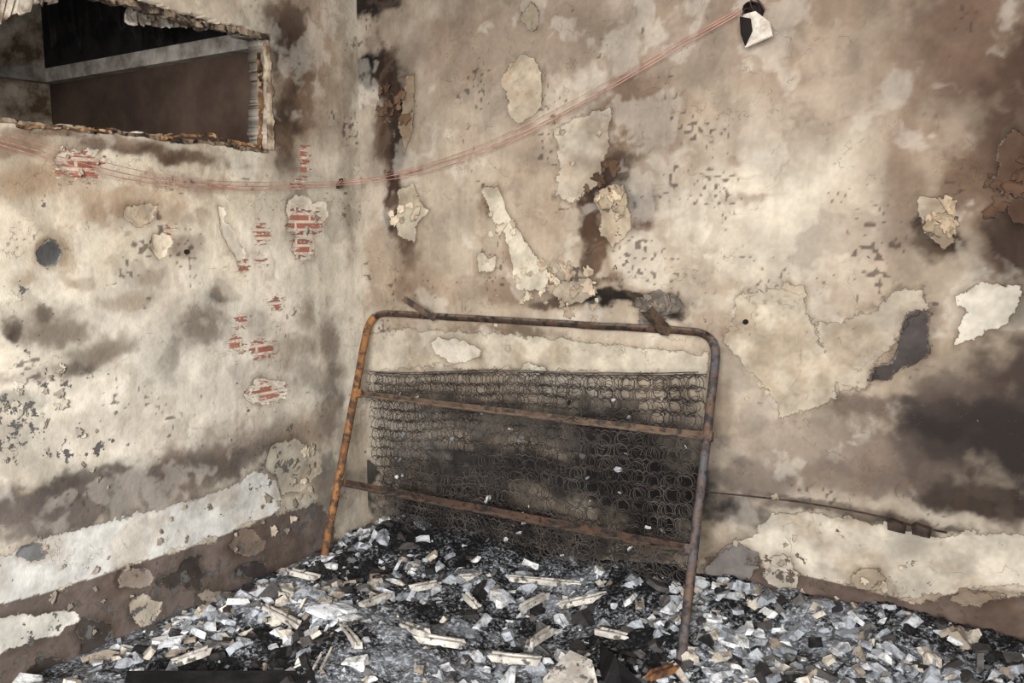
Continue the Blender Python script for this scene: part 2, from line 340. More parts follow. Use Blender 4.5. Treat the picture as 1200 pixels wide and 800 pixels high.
# ------------------------------------------------------------------ generic mesh helpers
def mesh_ob(name,verts,faces,mat=None,parent=None,smooth=False):
    me=bpy.data.meshes.new(name); me.from_pydata([tuple(v) for v in verts],[],faces); me.validate(); me.update()
    ob=bpy.data.objects.new(name,me); sc.collection.objects.link(ob)
    if mat: me.materials.append(mat)
    if smooth:
        for p in me.polygons: p.use_smooth=True
    if parent: ob.parent=parent
    return ob
def box(name,a,b,mat,parent=None):
    x0,y0,z0=a;x1,y1,z1=b
    v=[(x0,y0,z0),(x1,y0,z0),(x1,y1,z0),(x0,y1,z0),(x0,y0,z1),(x1,y0,z1),(x1,y1,z1),(x0,y1,z1)]
    f=[(0,3,2,1),(4,5,6,7),(0,1,5,4),(1,2,6,5),(2,3,7,6),(3,0,4,7)]
    return mesh_ob(name,v,f,mat,parent)
def empty(name):
    e=bpy.data.objects.new(name,None); sc.collection.objects.link(e); e.empty_display_size=.1; return e
def curve(name,pts,r,mat,parent=None,poly=False,res=3):
    cu=bpy.data.curves.new(name,'CURVE'); cu.dimensions='3D'; cu.bevel_depth=r; cu.bevel_resolution=res; cu.use_fill_caps=True
    lists=pts if isinstance(pts[0],list) else [pts]
    for L in lists:
        sp=cu.splines.new('POLY' if poly else 'NURBS'); sp.points.add(len(L)-1)
        for k,p in enumerate(L): sp.points[k].co=(p[0],p[1],p[2],1)
        if not poly: sp.order_u=3; sp.use_endpoint_u=True; sp.resolution_u=6
        sp.use_smooth=True
    ob=bpy.data.objects.new(name,cu); sc.collection.objects.link(ob); cu.materials.append(mat)
    if parent: ob.parent=parent
    return ob
def beam(name,p0,p1,w,h,mat,parent=None,up=Vector((0,0,1)),lprof=True,t=0.004):
    p0=Vector(p0);p1=Vector(p1); d=(p1-p0).normalized(); s=d.cross(up).normalized(); u=s.cross(d).normalized()
    if lprof: prof=[(-w/2,-h/2),(w/2,-h/2),(w/2,-h/2+t),(-w/2+t,-h/2+t),(-w/2+t,h/2),(-w/2,h/2)]
    else: prof=[(-w/2,-h/2),(w/2,-h/2),(w/2,h/2),(-w/2,h/2)]
    N=14; vs=[];fs=[];k=len(prof)
    for i in range(N+1):
        c=p0.lerp(p1,i/N)
        if 0<i<N: c=c+u*random.uniform(-.0015,.0015)
        for a,b in prof: vs.append(c+s*a+u*b)
    for i in range(N):
        for j in range(k): fs.append((i*k+j,i*k+(j+1)%k,(i+1)*k+(j+1)%k,(i+1)*k+j))
    fs.append(tuple(range(k))[::-1]); fs.append(tuple(range(N*k,N*k+k)))
    return mesh_ob(name,vs,fs,mat,parent)
# ------------------------------------------------------------------ room shell
m_ceiling=simple('sooty_ceiling',(60,50,44),(95,82,72),3)
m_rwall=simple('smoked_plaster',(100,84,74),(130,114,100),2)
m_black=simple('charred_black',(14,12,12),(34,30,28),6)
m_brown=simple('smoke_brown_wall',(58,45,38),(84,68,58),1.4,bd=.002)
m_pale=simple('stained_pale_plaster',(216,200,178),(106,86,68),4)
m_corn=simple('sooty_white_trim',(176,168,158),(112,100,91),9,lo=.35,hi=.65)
box('ceiling',(-.14,-5.2,2.96),(5,.14,3.05),m_ceiling)
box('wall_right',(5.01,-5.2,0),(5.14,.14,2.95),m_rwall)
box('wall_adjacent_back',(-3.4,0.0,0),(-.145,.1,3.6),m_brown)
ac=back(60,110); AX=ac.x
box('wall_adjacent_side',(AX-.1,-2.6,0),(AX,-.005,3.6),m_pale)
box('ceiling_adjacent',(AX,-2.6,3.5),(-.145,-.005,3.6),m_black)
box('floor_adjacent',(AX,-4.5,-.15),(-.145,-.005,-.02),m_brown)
zc=back(300,58,-.03).z; zt=back(300,38,-.03).z
box('trim_1',(AX+.001,-.07,zc),(-.15,-.001,zt),m_corn)
box('trim_2',(AX+.001,-2.6,zc),(AX+.07,-.071,zt),m_corn)
box('wall_adjacent_frieze',(AX+.001,-.03,zt+.001),(-.15,-.001,3.49),m_black)
def ragged(name,pts0,pts1,mat,n=60,amp=.05,parent=None,seed=1,thick=.012):
    r=random.Random(seed); vs=[];fs=[]
    A0,A1=map(Vector,pts0); B0,B1=map(Vector,pts1)
    j=0
    for i in range(n+1):
        t=i/n; j=.75*j+r.uniform(-1,1)*amp*.6
        a=A0.lerp(A1,t); b=B0.lerp(B1,t); d=(b-a).normalized()
        b=b+d*j+Vector((r.uniform(-.01,.01),r.uniform(-.01,.01),0))
        mid=a.lerp(b,.5)+Vector((r.uniform(-.012,.012),r.uniform(-.012,.012),r.uniform(-.008,.008)))
        vs+= [a,mid,b]
    for i in range(n):
        k=i*3; fs+=[(k,k+1,k+4,k+3),(k+1,k+2,k+5,k+4)]
    ob=mesh_ob(name,vs,fs,mat,parent); so=ob.modifiers.new('t','SOLIDIFY'); so.thickness=thick
    return ob
win=empty('window_1')
m_wood=simple('charred_window_wood',(120,87,58),(42,32,26),14,c3=(154,126,94))
m_foam=simple('burnt_plaster_lip',(128,112,94),(44,35,29),13,c3=(24,19,17),lo=.40,hi=.56)
m_jamb=simple('cracked_jamb_plaster',(172,158,136),(98,80,64),13)
def Lp(px,py,x0=0.0): return left(px,py,x0)
def strip(name,pts,w,mat,seed):
    r=random.Random(seed)
    P=[Vector(p) for p in pts]; n=int(sum((P[i+1]-P[i]).length for i in range(len(P)-1))/.012)
    vs=[];fs=[]
    segs=[(P[i],P[i+1]) for i in range(len(P)-1)]
    tot=sum((b-a).length for a,b in segs); c=[]
    for i in range(n+1):
        s=tot*i/n
        for a,b in segs:
            l=(b-a).length
            if s<=l+1e-6: c.append(a.lerp(b,s/l)); break
            s-=l
    ww=w;hh=w;ox=oz=0
    hor=abs((P[-1]-P[0]).z)<abs((P[-1]-P[0]).y)
    for p in c:
        ww=.7*ww+.3*w*r.uniform(.2,1.7); hh=.7*hh+.3*w*r.uniform(.1,1.6); ox=.7*ox+r.uniform(-.003,.003); oz=.7*oz+r.uniform(-.004,.004)
        o=Vector((ox,0,oz)) if hor else Vector((ox,oz,0))
        for a,b in ((-1,-1),(1,-1),(1,1),(-1,1)): vs.append(p+o+(Vector((a*ww*.5,0,b*hh*.5)) if hor else Vector((a*ww*.5,b*hh*.5,0))))
    for i in range(len(c)-1):
        for j in range(4): fs.append((i*4+j,i*4+(j+1)%4,i*4+4+(j+1)%4,i*4+4+j))
    fs+=[(3,2,1,0),tuple(range(len(vs)-4,len(vs)))]
    return mesh_ob(name,vs,fs,mat,win)
strip('sill_strip',[Lp(-120,129),Lp(60,147),Lp(200,162),Lp(312,177)],.018,m_foam,3)
strip('sill_wood',[Lp(-100,136,-.06),Lp(100,155,-.06),Lp(200,161,-.05)],.022,m_wood,4)
strip('sill_splinter',[Lp(185,163,.012),Lp(240,157,.012),Lp(305,174,.012)],.012,m_wood,5)
strip('sill_splinter_2',[Lp(20,148,.014),Lp(130,154,.012)],.012,m_wood,9)
strip('jamb_strip',[Lp(317,176),Lp(315,100),Lp(312,46)],.022,m_jamb,6)
strip('jamb_wood',[Lp(306,176,-.05),Lp(304,60,-.05)],.016,m_wood,7)
strip('head_strip',[Lp(314,44),Lp(220,24),Lp(120,-2),Lp(-60,-46)],.026,m_foam,8)
ragged('head_lining',(Lp(312,36,-.06),Lp(150,-12,-.06)),(Lp(308,46,-.06),Lp(160,10,-.06)),m_foam,seed=5,amp=.035,parent=win)
hang=empty('ceiling_lining_remains')
m_rag=simple('torn_ceiling_lining',(206,196,180),(112,94,79),7)
ragged('lining_sheet_a',(Lp(-120,-60,-.35),Lp(80,-24,-.35)),(Lp(-120,24,-.3),Lp(66,8,-.3)),m_rag,seed=7,amp=.05,parent=hang)
ragged('lining_sheet_b',(Lp(150,8,-.7),Lp(300,18,-.7)),(Lp(150,24,-.6),Lp(305,40,-.6)),m_rag,seed=9,amp=.035,parent=hang)
ragged('lining_sheet_c',(Lp(60,-20,-1.3),Lp(280,20,-1.3)),(Lp(60,56,-1.3),Lp(285,36,-1.3)),m_black,seed=12,amp=.09,parent=hang)
# ------------------------------------------------------------------ curled flakes peeling off the walls
FV=[];FF=[];FCc=[]
def flake(P,nx,size,asp,curl,col,hinge,seed):
    r=random.Random(seed); n=7; base=len(FV)
    ref=Vector((0,0,1)); t1=ref.cross(nx).normalized()
    a=t1*math.cos(hinge)+ref*math.sin(hinge); b=nx.cross(a).normalized()
    for i in range(n):
        v=i/(n-1)
        for j in range(n):
            u=j/(n-1)*2-1
            w=size*asp*.5*(math.sqrt(max(.05,1-(.9*v)**2)))*(1+.25*math.sin(seed+v*9))
            th=curl*v; R=size/max(curl,.2)
            along=R*math.sin(th); outw=R*(1-math.cos(th))*.7+.003
            FV.append(P+b*(u*w+r.uniform(-.001,.001))+a*(along*(1+.2*math.sin(u*4+seed)))+nx*(outw+r.uniform(0,.0015)))
            FCc.append(col)
    for i in range(n-1):
        for j in range(n-1): FF.append((base+i*n+j,base+i*n+j+1,base+(i+1)*n+j+1,base+(i+1)*n+j))
NB_=Vector((0,-1,0)); NL_=Vector((1,0,0))
def fset(px,py,sp,N,szr,col,wallb=True,curl=(.4,1.5)):
    for k in range(N):
        r=random.Random(px*7+py*3+k); x=px+r.uniform(-sp,sp); y=py+r.uniform(-sp,sp)
        P=back(x,y,-.001) if wallb else left(x,y,.001); cc=lin(col)*r.uniform(.5,.98)
        flake(P,NB_ if wallb else NL_,r.uniform(*szr),r.uniform(.5,1.6),r.uniform(*curl),cc.tolist(),r.uniform(0,6.28),px+py+k*13)
for a in [(718,246,20,8,(.02,.06),(196,178,152)),(475,250,14,8,(.02,.055),(202,186,162)),(460,120,16,12,(.02,.06),(104,80,62)),(670,342,32,20,(.012,.05),(184,166,144)),(770,360,24,14,(.015,.055),(124,114,104)),
          (1098,258,20,9,(.02,.055),(186,166,140)),(1185,215,26,12,(.02,.06),(94,71,56)),(590,260,14,5,(.02,.05),(208,194,170)),(625,330,20,9,(.015,.05),(196,180,156)),(700,210,16,7,(.02,.05),(94,71,54)),
          (990,660,80,10,(.012,.03),(190,176,158)),(900,665,40,8,(.015,.04),(170,158,144)),(680,170,30,4,(.02,.045),(200,186,164)),(905,470,30,4,(.015,.035),(196,182,158)),(640,368,60,12,(.01,.035),(194,182,160))]:
    fset(*a)
for a in [(345,548,26,14,(.015,.05),(186,174,154)),(330,600,24,8,(.015,.04),(170,158,142)),(40,480,40,8,(.015,.03),(190,182,168)),(110,530,50,9,(.012,.03),(180,172,160)),(100,690,60,12,(.012,.03),(170,160,146)),(230,640,50,8,(.015,.03),(170,160,146)),(355,255,20,4,(.012,.03),(206,194,178)),(95,190,22,4,(.015,.03),(196,182,162)),(90,425,40,6,(.012,.03),(170,160,146))]:
    fset(*a,wallb=False)
m_flk,nt,b=newmat('curled_plaster_flakes'); Q=NB(nt); p=Q.pos()
c=Q.mix(Q.mr(Q.noise(p,30,4,.6),.5,.65,0,.5),Q.attr('cc').outputs['Color'],lin((84,68,56)))
Q.l(c,b.inputs['Base Color'])
me=bpy.data.meshes.new('peeling_plaster_flakes'); me.from_pydata([tuple(v) for v in FV],[],FF); me.update()
me.polygons.foreach_set('use_smooth',np.ones(len(me.polygons),bool))
at=me.attributes.new('cc','FLOAT_COLOR','POINT'); a_=np.ones((len(FV),4),np.float32); a_[:,:3]=np.array(FCc); at.data.foreach_set('color',a_.ravel())
me.materials.append(m_flk); fo=bpy.data.objects.new('peeling_plaster_flakes',me); sc.collection.objects.link(fo)
so=fo.modifiers.new('t','SOLIDIFY'); so.thickness=.002
# ------------------------------------------------------------------ floor debris height
def G(X,Y,p,rx,ry): return np.exp(-(((X-p[0])/rx)**2+((Y-p[1])/ry)**2))
def H(X,Y):
    X=np.asarray(X,float);Y=np.asarray(Y,float)
    h=.02+.05*fbm(X,Y,500,4,2.2)+.09*(fbm(X,Y,510,3,6.0)-.2)
    wallr=np.clip((X-1.3)/.7,0,1)
    h=h+ (.08+.085*wallr)*np.exp(-((Y)/.42)**2)*(1-.35*np.clip((X-2.6)/.6,0,1))
    h=h+.06*np.exp(-(X/.35)**2)*np.exp(-((Y+.1)/.5)**2)
    h=h+.06*G(X,Y,(.55,-.9),.4,.25)+.05*G(X,Y,(1.1,-1.2),.5,.3)+.05*G(X,Y,(2.3,-.9),.5,.4)
    h=h*np.clip(.15+X/.35,0.15,1)
    return h
gx=axis_vals([(0.002,3.6,.014),(3.6,4.99,.1)]); gy=axis_vals([(-5.2,-3.0,.1),(-3.0,-0.002,.014)])
GX,GY=np.meshgrid(gx,gy); x=GX.ravel(); y=GY.ravel(); z=H(x,y)+.03*fbm(x,y,520,4,25.0)
n=len(gx);mm=len(gy)
I,J=np.meshgrid(np.arange(n-1),np.arange(mm-1)); I=I.ravel();J=J.ravel()
q=np.stack([J*n+I,J*n+I+1,(J+1)*n+I+1,(J+1)*n+I],1)
me=bpy.data.meshes.new('ash_layer'); me.from_pydata(np.stack([x,y,z],1).tolist(),[],q.tolist()); me.update()
me.polygons.foreach_set('use_smooth',np.ones(len(me.polygons),bool))
def fp(px,py): v=flr(px,py,.08); return (v.x,v.y)
DARK=[(430,680,.26,.16,.9),(500,655,.4,.14,1.0),(610,655,.4,.16,1.0),(330,770,.22,.12,1.),(560,725,.25,.1,.5),(250,790,.3,.12,1),(1190,775,.35,.3,1.3),(1120,735,.15,.08,.7),(760,705,.22,.2,1.0),(740,775,.18,.16,.9),(640,745,.2,.08,.6),(860,745,.12,.1,.5),(420,620,.25,.1,.7),(700,640,.4,.16,1.1),(590,620,.4,.14,1.1),(480,720,.2,.07,.7),(480,610,.25,.08,.9)]
def darkness(X,Y):
    d=np.zeros(np.shape(X))
    for px,py,rx,ry,s in DARK: d=np.maximum(d,s*G(X,Y,fp(px,py),rx,ry))
    return d*np.clip(.4+1.2*fbm(X,Y,777,4,6.0),0,1.3)
at=me.attributes.new('dk','FLOAT','POINT'); at.data.foreach_set('value',darkness(x,y).astype(np.float32))
ash=bpy.data.objects.new('ash_layer',me); sc.collection.objects.link(ash)
m,nt,b=newmat('ash_and_char'); Q=NB(nt); p=Q.pos()
v=Q.m('MULTIPLY_ADD',Q.attr('dk').outputs['Fac'],-.30,Q.noise(p,7,8,.72))
c=Q.mix(Q.mr(v,.42,.56),lin((14,14,16)),lin((112,116,123)))
c=Q.mix(Q.mr(Q.noise(p,70,5,.7),.50,.60,0,.75),c,Q.mix(Q.mr(v,.25,.5),lin((46,46,50)),lin((188,193,200))))
Q.l(c,b.inputs['Base Color']); Q.bump(Q.noise(p,60,4,.7),b,.014,1.0)
me.materials.append(m)
box('floor',(-.14,-5.2,-.2),(5.14,.14,-.005),simple('concrete_floor',(90,86,82),(120,114,108),3))
# ------------------------------------------------------------------ rubble
V=[];Fc=[];Cc=[]
def chunk(P,size,flat,elong,col,tilt=.5,k=None,yaw=None):
    k=k or random.choice([4,5,5,6,6,7]); base=len(V)
    yaw=random.uniform(0,6.28) if yaw is None else yaw
    R=Matrix.Rotation(yaw,3,'Z')@Matrix.Rotation(random.gauss(0,tilt),3,'X')@Matrix.Rotation(random.gauss(0,tilt),3,'Y')
    a0=random.uniform(0,6.28); th=size*flat
    ring=[]
    for i in range(k):
        a=a0+2*math.pi*(i+random.uniform(-.35,.35))/k; r=size*.5*random.uniform(.6,1.2)
        ring.append((math.cos(a)*r*elong,math.sin(a)*r))
    if elong>2:
        L=size*.5*elong; W=size*.5; ring=[(-L*random.uniform(.9,1.05),-W),(L*random.uniform(.9,1.05),-W*random.uniform(.8,1)),(L*random.uniform(.9,1.05),W),(-L*random.uniform(.85,1.05),W*random.uniform(.8,1))]; k=4
    for s in (-1,1):
        for (xx,yy) in ring:
            j=random.uniform(.72,1.0) if s>0 else 1
            v=R@Vector((xx*j,yy*j,s*th*.5*random.uniform(.6,1.3))); V.append(P+v)
    Fc.append(tuple(base+i for i in range(k))[::-1]); Fc.append(tuple(base+k+i for i in range(k)))
    for i in range(k): Fc.append((base+i,base+(i+1)%k,base+k+(i+1)%k,base+k+i))
    for i in range(2*k): Cc.append(col)
pal=[(206,207,207),(188,191,195),(160,165,172),(132,137,144),(188,180,167),(146,135,122),(100,98,96),(74,72,72),(44,42,42),(24,23,24)]
wts=[15,18,18,14,8,7,8,6,5,3]
def pick(d):
    if random.random()<d*.7: return random.choice([(22,21,22),(32,31,32),(50,47,46),(80,77,76),(24,23,24)])
    return random.choices(pal,wts)[0]
def place(N,smin,smax,fl,tilt,xr=(.01,3.5),yr=(-2.75,-.02),pw=1.5,elo=(1,1.7),cm=.12,sl=7.0):
    xs=rng.uniform(*xr,N); ys=rng.uniform(*yr,N); hs=H(xs,ys); ds=darkness(xs,ys); cl=fbm(xs,ys,700,4,3.5)
    for xx,yy,hh,dd,cc in zip(xs,ys,hs,ds,cl):
        if random.random()>np.clip((cc-.40)*sl,cm,1)*(1-.65*min(1,dd)): continue
        s=smin+(smax-smin)*random.random()**pw
        if xx<s*.75 or yy>-s*.75: continue
        el=random.uniform(*elo)
        if el>1.8 and (xx<s*el*.6 or yy>-s*el*.6): continue
        chunk(Vector((xx,yy,hh+s*.2)),s,random.uniform(*fl),el,lin(pick(dd)).tolist(),tilt)
place(20000,.006,.024,(.3,.8),.7,cm=.5)
place(5600,.018,.045,(.2,.6),.6,cm=.2)
place(1300,.045,.085,(.2,.5),.55,cm=.08)
place(90,.08,.12,(.12,.3),.5,cm=.05)
place(800,.018,.034,(.4,.8),.4,elo=(2.6,5.5))
place(1900,.022,.07,(.2,.5),.55,xr=(1.75,3.2),yr=(-1.1,-.03),cm=.3)
place(900,.025,.075,(.2,.5),.5,xr=(.08,.9),yr=(-1.6,-.1),cm=.3)
m_rub,nt,b=newmat('broken_plaster_pieces'); Q=NB(nt); p=Q.pos()
c=Q.mix(Q.mr(Q.noise(p,26,5,.7),.46,.64,0,.75),Q.attr('cc').outputs['Color'],lin((56,54,54)))
Q.l(c,b.inputs['Base Color']); Q.bump(Q.noise(p,90,3,.65),b,.004,1.0)
def finish_rubble(name,V,Fc,Cc):
    me=bpy.data.meshes.new(name); me.from_pydata([tuple(v) for v in V],[],Fc); me.update()
    at=me.attributes.new('cc','FLOAT_COLOR','POINT'); a=np.ones((len(V),4),np.float32); a[:,:3]=np.array(Cc); at.data.foreach_set('color',a.ravel())
    ob=bpy.data.objects.new(name,me); sc.collection.objects.link(ob); me.materials.append(m_rub); return ob
finish_rubble('plaster_rubble',V,Fc,Cc)
m_bat=simple('broken_batten',(198,194,186),(146,140,133),12,c3=(84,80,77))
btn=empty('plaster_battens')
def batten(name,px0,py0,px1,py1,w=.035,h=.022,z=.13,mat=m_bat,dz=0,parent=btn):
    a=flr(px0,py0,z); c=flr(px1,py1,z+dz); d=(c-a).normalized(); s=d.cross(Vector((0,0,1))).normalized(); u=Vector((0,0,1))
    prof=[(-w/2,0),(w/2,0),(w/2,h),(w/4,h),(w/4,h*.55),(-w/4,h*.55),(-w/4,h),(-w/2,h)]
    vs=[];N=8;k=8;fs=[]
    for i in range(N+1):
        cc=a.lerp(c,i/N)
        for q_,(aa,bb) in enumerate(prof):
            e=d*random.uniform(-.012,.012) if i in (0,N) else Vector()
            vs.append(cc+s*(aa+random.uniform(-.001,.001))+u*(bb+random.uniform(-.001,.001))+e)
    for i in range(N):
        for j in range(k): fs.append((i*k+j,i*k+(j+1)%k,(i+1)*k+(j+1)%k,(i+1)*k+j))
    fs+=[tuple(range(k))[::-1],tuple(range(N*k,N*k+k))]
    return mesh_ob(name,vs,fs,mat,parent)
bats=[(598,680,680,688),(440,746,475,752),(490,750,542,758),(484,692,514,686),(535,680,570,678),(610,716,640,700),(745,680,750,715),(655,712,712,700),(470,735,500,745),
 (372,790,395,745),(575,772,632,778),(620,758,645,742),(425,712,455,700),(305,690,340,700),(340,672,372,680),(400,735,420,760),(310,715,350,735),(880,735,915,725),(960,765,1000,752),(905,770,930,790),(1040,745,1080,750),(205,780,245,765),(700,742,735,750),(545,700,560,715)]
for i,a in enumerate(bats): batten('batten_%d'%i,*a,w=random.uniform(.026,.036),z=.12+random.uniform(0,.02),dz=random.uniform(-.02,.02))
# ------------------------------------------------------------------ bed frame
def rust(name,c1,c2,c3,lo=.42,hi=.6,ash=0.0):
    m,nt,b=newmat(name); q=NB(nt); p=q.pos()
    c=q.mix(q.mr(q.noise(p,7,5,.65),lo,hi),lin(c1),lin(c2)); c=q.mix(q.mr(q.noise(p,24,5,.7),.48,.58),c,lin(c3))
    if ash>0:
        g=q.n('ShaderNodeNewGeometry'); sp=q.n('ShaderNodeSeparateXYZ'); q.l(g.outputs['Normal'],sp.inputs[0])
        c=q.mix(q.m('MULTIPLY',q.mr(sp.outputs[2],.2,.8,0,ash),q.mr(q.noise(p,30,4,.6),.35,.55)),c,lin((164,152,138)))
    q.l(c,b.inputs['Base Color']); b.inputs['Roughness'].default_value=.75; b.inputs['Metallic'].default_value=.2
    q.bump(q.noise(p,80,3,.6),b,.002); return m
m_r1=rust('rust_orange',(142,101,63),(110,75,51),(72,57,48))
m_r2=rust('rust_dark',(80,58,46),(57,46,41),(34,31,30),ash=.4)
m_r3=rust('rust_grey',(76,76,82),(90,69,56),(46,44,48),ash=.2)
m_r4=rust('rust_ashy',(98,80,66),(76,61,52),(54,48,44),ash=1.0)
bf=empty('bed_frame')
TL=back(434,366,-.035); TR=back(842,390,-.035)
BL=flr(376,672,.06); BR=flr(795,800,.06)
def fillet(A,B,Cn,r,n=7):
    a=(A-B).normalized();c=(Cn-B).normalized(); P0=B+a*r;P2=B+c*r; out=[]
    for i in range(n+1):
        t=i/n; out.append(P0*(1-t)**2+B*2*t*(1-t)+P2*t*t)
    return out
RT=.018
fTL=fillet(BL,TL,TR,.11); fTR=fillet(TL,TR,BR,.11); fBR=fillet(TR,BR,BL,.11); fBL=fillet(BR,BL,TL,.08)
def sub(a,b,n=12,j=.001):
    return [a.lerp(b,i/n)+Vector((random.uniform(-j,j),random.uniform(-j,j),random.uniform(-j,j))) for i in range(n+1)]
curve('side_rail_1',sub(fBL[-1],fTL[0])+fTL[1:5],RT,m_r1,bf,poly=True,res=4)
curve('top_rail',fTL[4:]+sub(fTL[-1],fTR[0],20,.0015)[1:]+fTR[1:5],RT*.85,m_r2,bf,poly=True,res=4)
curve('side_rail_2',fTR[4:]+sub(fTR[-1],fBR[0])[1:]+fBR[1:],RT*.95,m_r3,bf,poly=True,res=4)
curve('bottom_rail',[fBR[-1],fBL[0]],RT*.9,m_r2,bf,poly=True)
nrm=(TR-TL).cross(BL-TL).normalized()
if nrm.y>0: nrm=-nrm
def rayplane(px,py):
    d=ray(px,py); t=(TL-C).dot(nrm)/d.dot(nrm); return C+d*t
a1,b1=rayplane(420,461),rayplane(829,511); a2,b2=rayplane(399,565),rayplane(809,644)
beam('cross_bar_1',a1,b1,.03,.022,m_r4,bf)
beam('cross_bar_2',a2,b2,.034,.024,m_r2,bf)
s1a=back(509,373,-.05); s1b=back(472,349,-.16)
s2a=back(781,389,-.05); s2b=back(757,361,-.16)
beam('leg_bracket_1',s1a,s1b,.034,.028,m_r4,bf,lprof=True,t=.006)
beam('leg_bracket_2',s2a,s2b,.042,.034,m_r4,bf,lprof=True,t=.006)
for i,(p_) in enumerate((a1,b1,a2,b2)):
    d=(TL-BL).normalized() if i%2==0 else (TR-BR).normalized()
    beam('joint_plate_%d'%i,p_-d*.018,p_+d*.018,.040,.02,m_r3 if i%2 else m_r1,bf,up=nrm,lprof=False)
# ------------------------------------------------------------------ spring unit
m_spr,nt,b=newmat('burnt_spring_wire'); Q=NB(nt); p=Q.pos()
c=Q.mix(Q.mr(Q.noise(p,9,3,.6),.4,.62),lin((44,40,39)),lin((90,83,78)))
Q.l(c,b.inputs['Base Color']); b.inputs['Roughness'].default_value=.7; b.inputs['Metallic'].default_value=.3
STL=back(436,440,-.10); STR=back(818,444,-.10); SBL=back(446,606,-.26); SBR=back(808,688,-.34)
sn=(STR-STL).cross(SBL-STL).normalized()
if sn.y>0: sn=-sn
NCc,NR=24,16
def SP(u,v):
    P=STL.lerp(STR,u).lerp(SBL.lerp(SBR,u),v)
    k=float(fbm(np.array([u*3.0+5]),np.array([v*3.0+2]),900,3,1.0)[0]-.5)
    k2=float(fbm(np.array([u*4.0+9]),np.array([v*4.0+3]),930,3,1.0)[0]-.5)
    return P+sn*k*.12+Vector((0,0,1))*k2*.11*(.25+v)
spr=empty('mattress_springs')
coils=[]
eu=(STR-STL).normalized(); ev=(SBL-STL).normalized()
for r in range(NR):
    for cidx in range(NCc):
        if random.random()<.04: continue
        u=(cidx+.5+random.gauss(0,.05))/NCc; v=(r+.3+random.gauss(0,.05))/NR
        P=SP(u,v); rad=.036*random.uniform(.9,1.1); tx,ty=random.gauss(0,.18),random.gauss(.25,.18)
        ax=(sn+eu*tx+ev*ty).normalized(); e1=ax.cross(ev).normalized(); e2=ax.cross(e1)
        depth=.09*random.uniform(.7,1.15); turns=3.5; L=[]; ph=random.uniform(0,6.28); NP=int(turns*10)
        for i in range(NP+1):
            t=i/NP; a=ph+t*turns*2*math.pi; rr=rad*(.72+.28*abs(2*t-1)**1.2)
            L.append(P+ax*(t-.5)*depth+e1*math.cos(a)*rr+e2*math.sin(a)*rr)
        coils.append(L)
curve('coils',coils,.0014,m_spr,spr,poly=True,res=0)
lac=[]
for r in range(NR+1):
    for side in (-1,1):
        L=[]; n_=NCc*8
        for i in range(n_+1):
            u=i/n_; P=SP(u,(r-.2)/NR); a=i/8*2*math.pi*2
            L.append(P+sn*(side*.04)+ (ev*math.cos(a)+sn*math.sin(a))*.005+ev*.006*math.sin(u*17+r))
        lac.append(L)
curve('lacing_wires',lac,.0018,m_spr,spr,poly=True,res=0)
edge=[SP(u/20,-.03) for u in range(0,21)]
curve('edge_wire',[[P+sn*.04 for P in edge],[P-sn*.04 for P in edge]],.0024,m_spr,spr,poly=True,res=1)
V=[];Fc=[];Cc=[]
for i in range(60):
    u=random.random(); v=random.random()**.8
    P=SP(u,v)+sn*random.uniform(.0,.05); s=random.uniform(.010,.028)*(1 if random.random()<.85 else 1.5)
    chunk(P,s,random.uniform(.12,.4),random.uniform(1,1.8),lin(pick(.35)).tolist(),.9)
dc=finish_rubble('debris_caught_in_coils',V,Fc,Cc); dc.parent=spr
# ------------------------------------------------------------------ wires
m_wire=simple('bare_pink_wire',(190,144,128),(144,102,88),10,rough=.6)
m_wire2=simple('dark_wire',(70,50,44),(42,34,32),10,rough=.6)
wr=empty('electrical_wires')
def wire(name,bp,lp,r,mat):
    P=[back(x_,y_,-.05) for i,(x_,y_) in enumerate(bp)]+[left(x_,y_,.05) for x_,y_ in lp]
    curve(name,P,r,mat,wr)
wire('wire_1',[(868,12),(800,50),(720,98),(640,143),(560,178),(500,196),(450,208)],[(395,215),(320,219),(250,218),(180,211),(110,195),(50,178),(-60,148)],.0019,m_wire)
wire('wire_2',[(870,14),(790,60),(700,113),(620,157),(540,190),(490,204),(450,212)],[(395,217),(320,223),(250,223),(180,216),(110,202),(50,184),(-60,152)],.0019,m_wire)
wire('wire_3',[(866,10),(780,58),(690,108),(610,150),(530,184),(470,200),(440,208)],[(395,213),(330,214),(250,213),(190,206),(120,190),(50,170),(-60,138)],.0013,m_wire)
kn=[left(398+4*math.cos(a*1.1),215+6*math.sin(a*.9),.05) for a in range(14)]
curve('wire_knot',kn,.003,m_wire2,wr)
curve('taped_joint',[back(472,203,-.05),back(492,198,-.05)],.005,m_wire,wr,poly=True)
curve('taped_joint_2',[left(246,217,.05),left(276,219,.05)],.005,m_wire,wr,poly=True)
# ------------------------------------------------------------------ junction box
jb=empty('junction_box')
def quadsheet(name,pts,mat,parent,th=.006):
    ob=mesh_ob(name,pts,[tuple(range(len(pts)))],mat,parent); so=ob.modifiers.new('t','SOLIDIFY'); so.thickness=th; return ob
m_white=simple('scorched_white_plastic',(220,214,204),(184,172,158),20)
a=back(884,14)
ring=[back(884+11*math.cos(t*math.pi/6),13+10*math.sin(t*math.pi/6)) for t in range(12)]
vs=[];fs=[]
for k_,(yy,sc_) in enumerate(((0.0,1.1),(-.03,1.0),(-.035,.8),(-.004,.75))):
    for P in ring:
        d=P-a; vs.append(Vector((a.x+d.x*sc_,yy,a.z+d.z*sc_)))
for k_ in range(3):
    for i in range(12): fs.append((k_*12+i,k_*12+(i+1)%12,(k_+1)*12+(i+1)%12,(k_+1)*12+i))
fs.append(tuple(range(36,48)))
mesh_ob('box_body',vs,fs,m_black,jb)
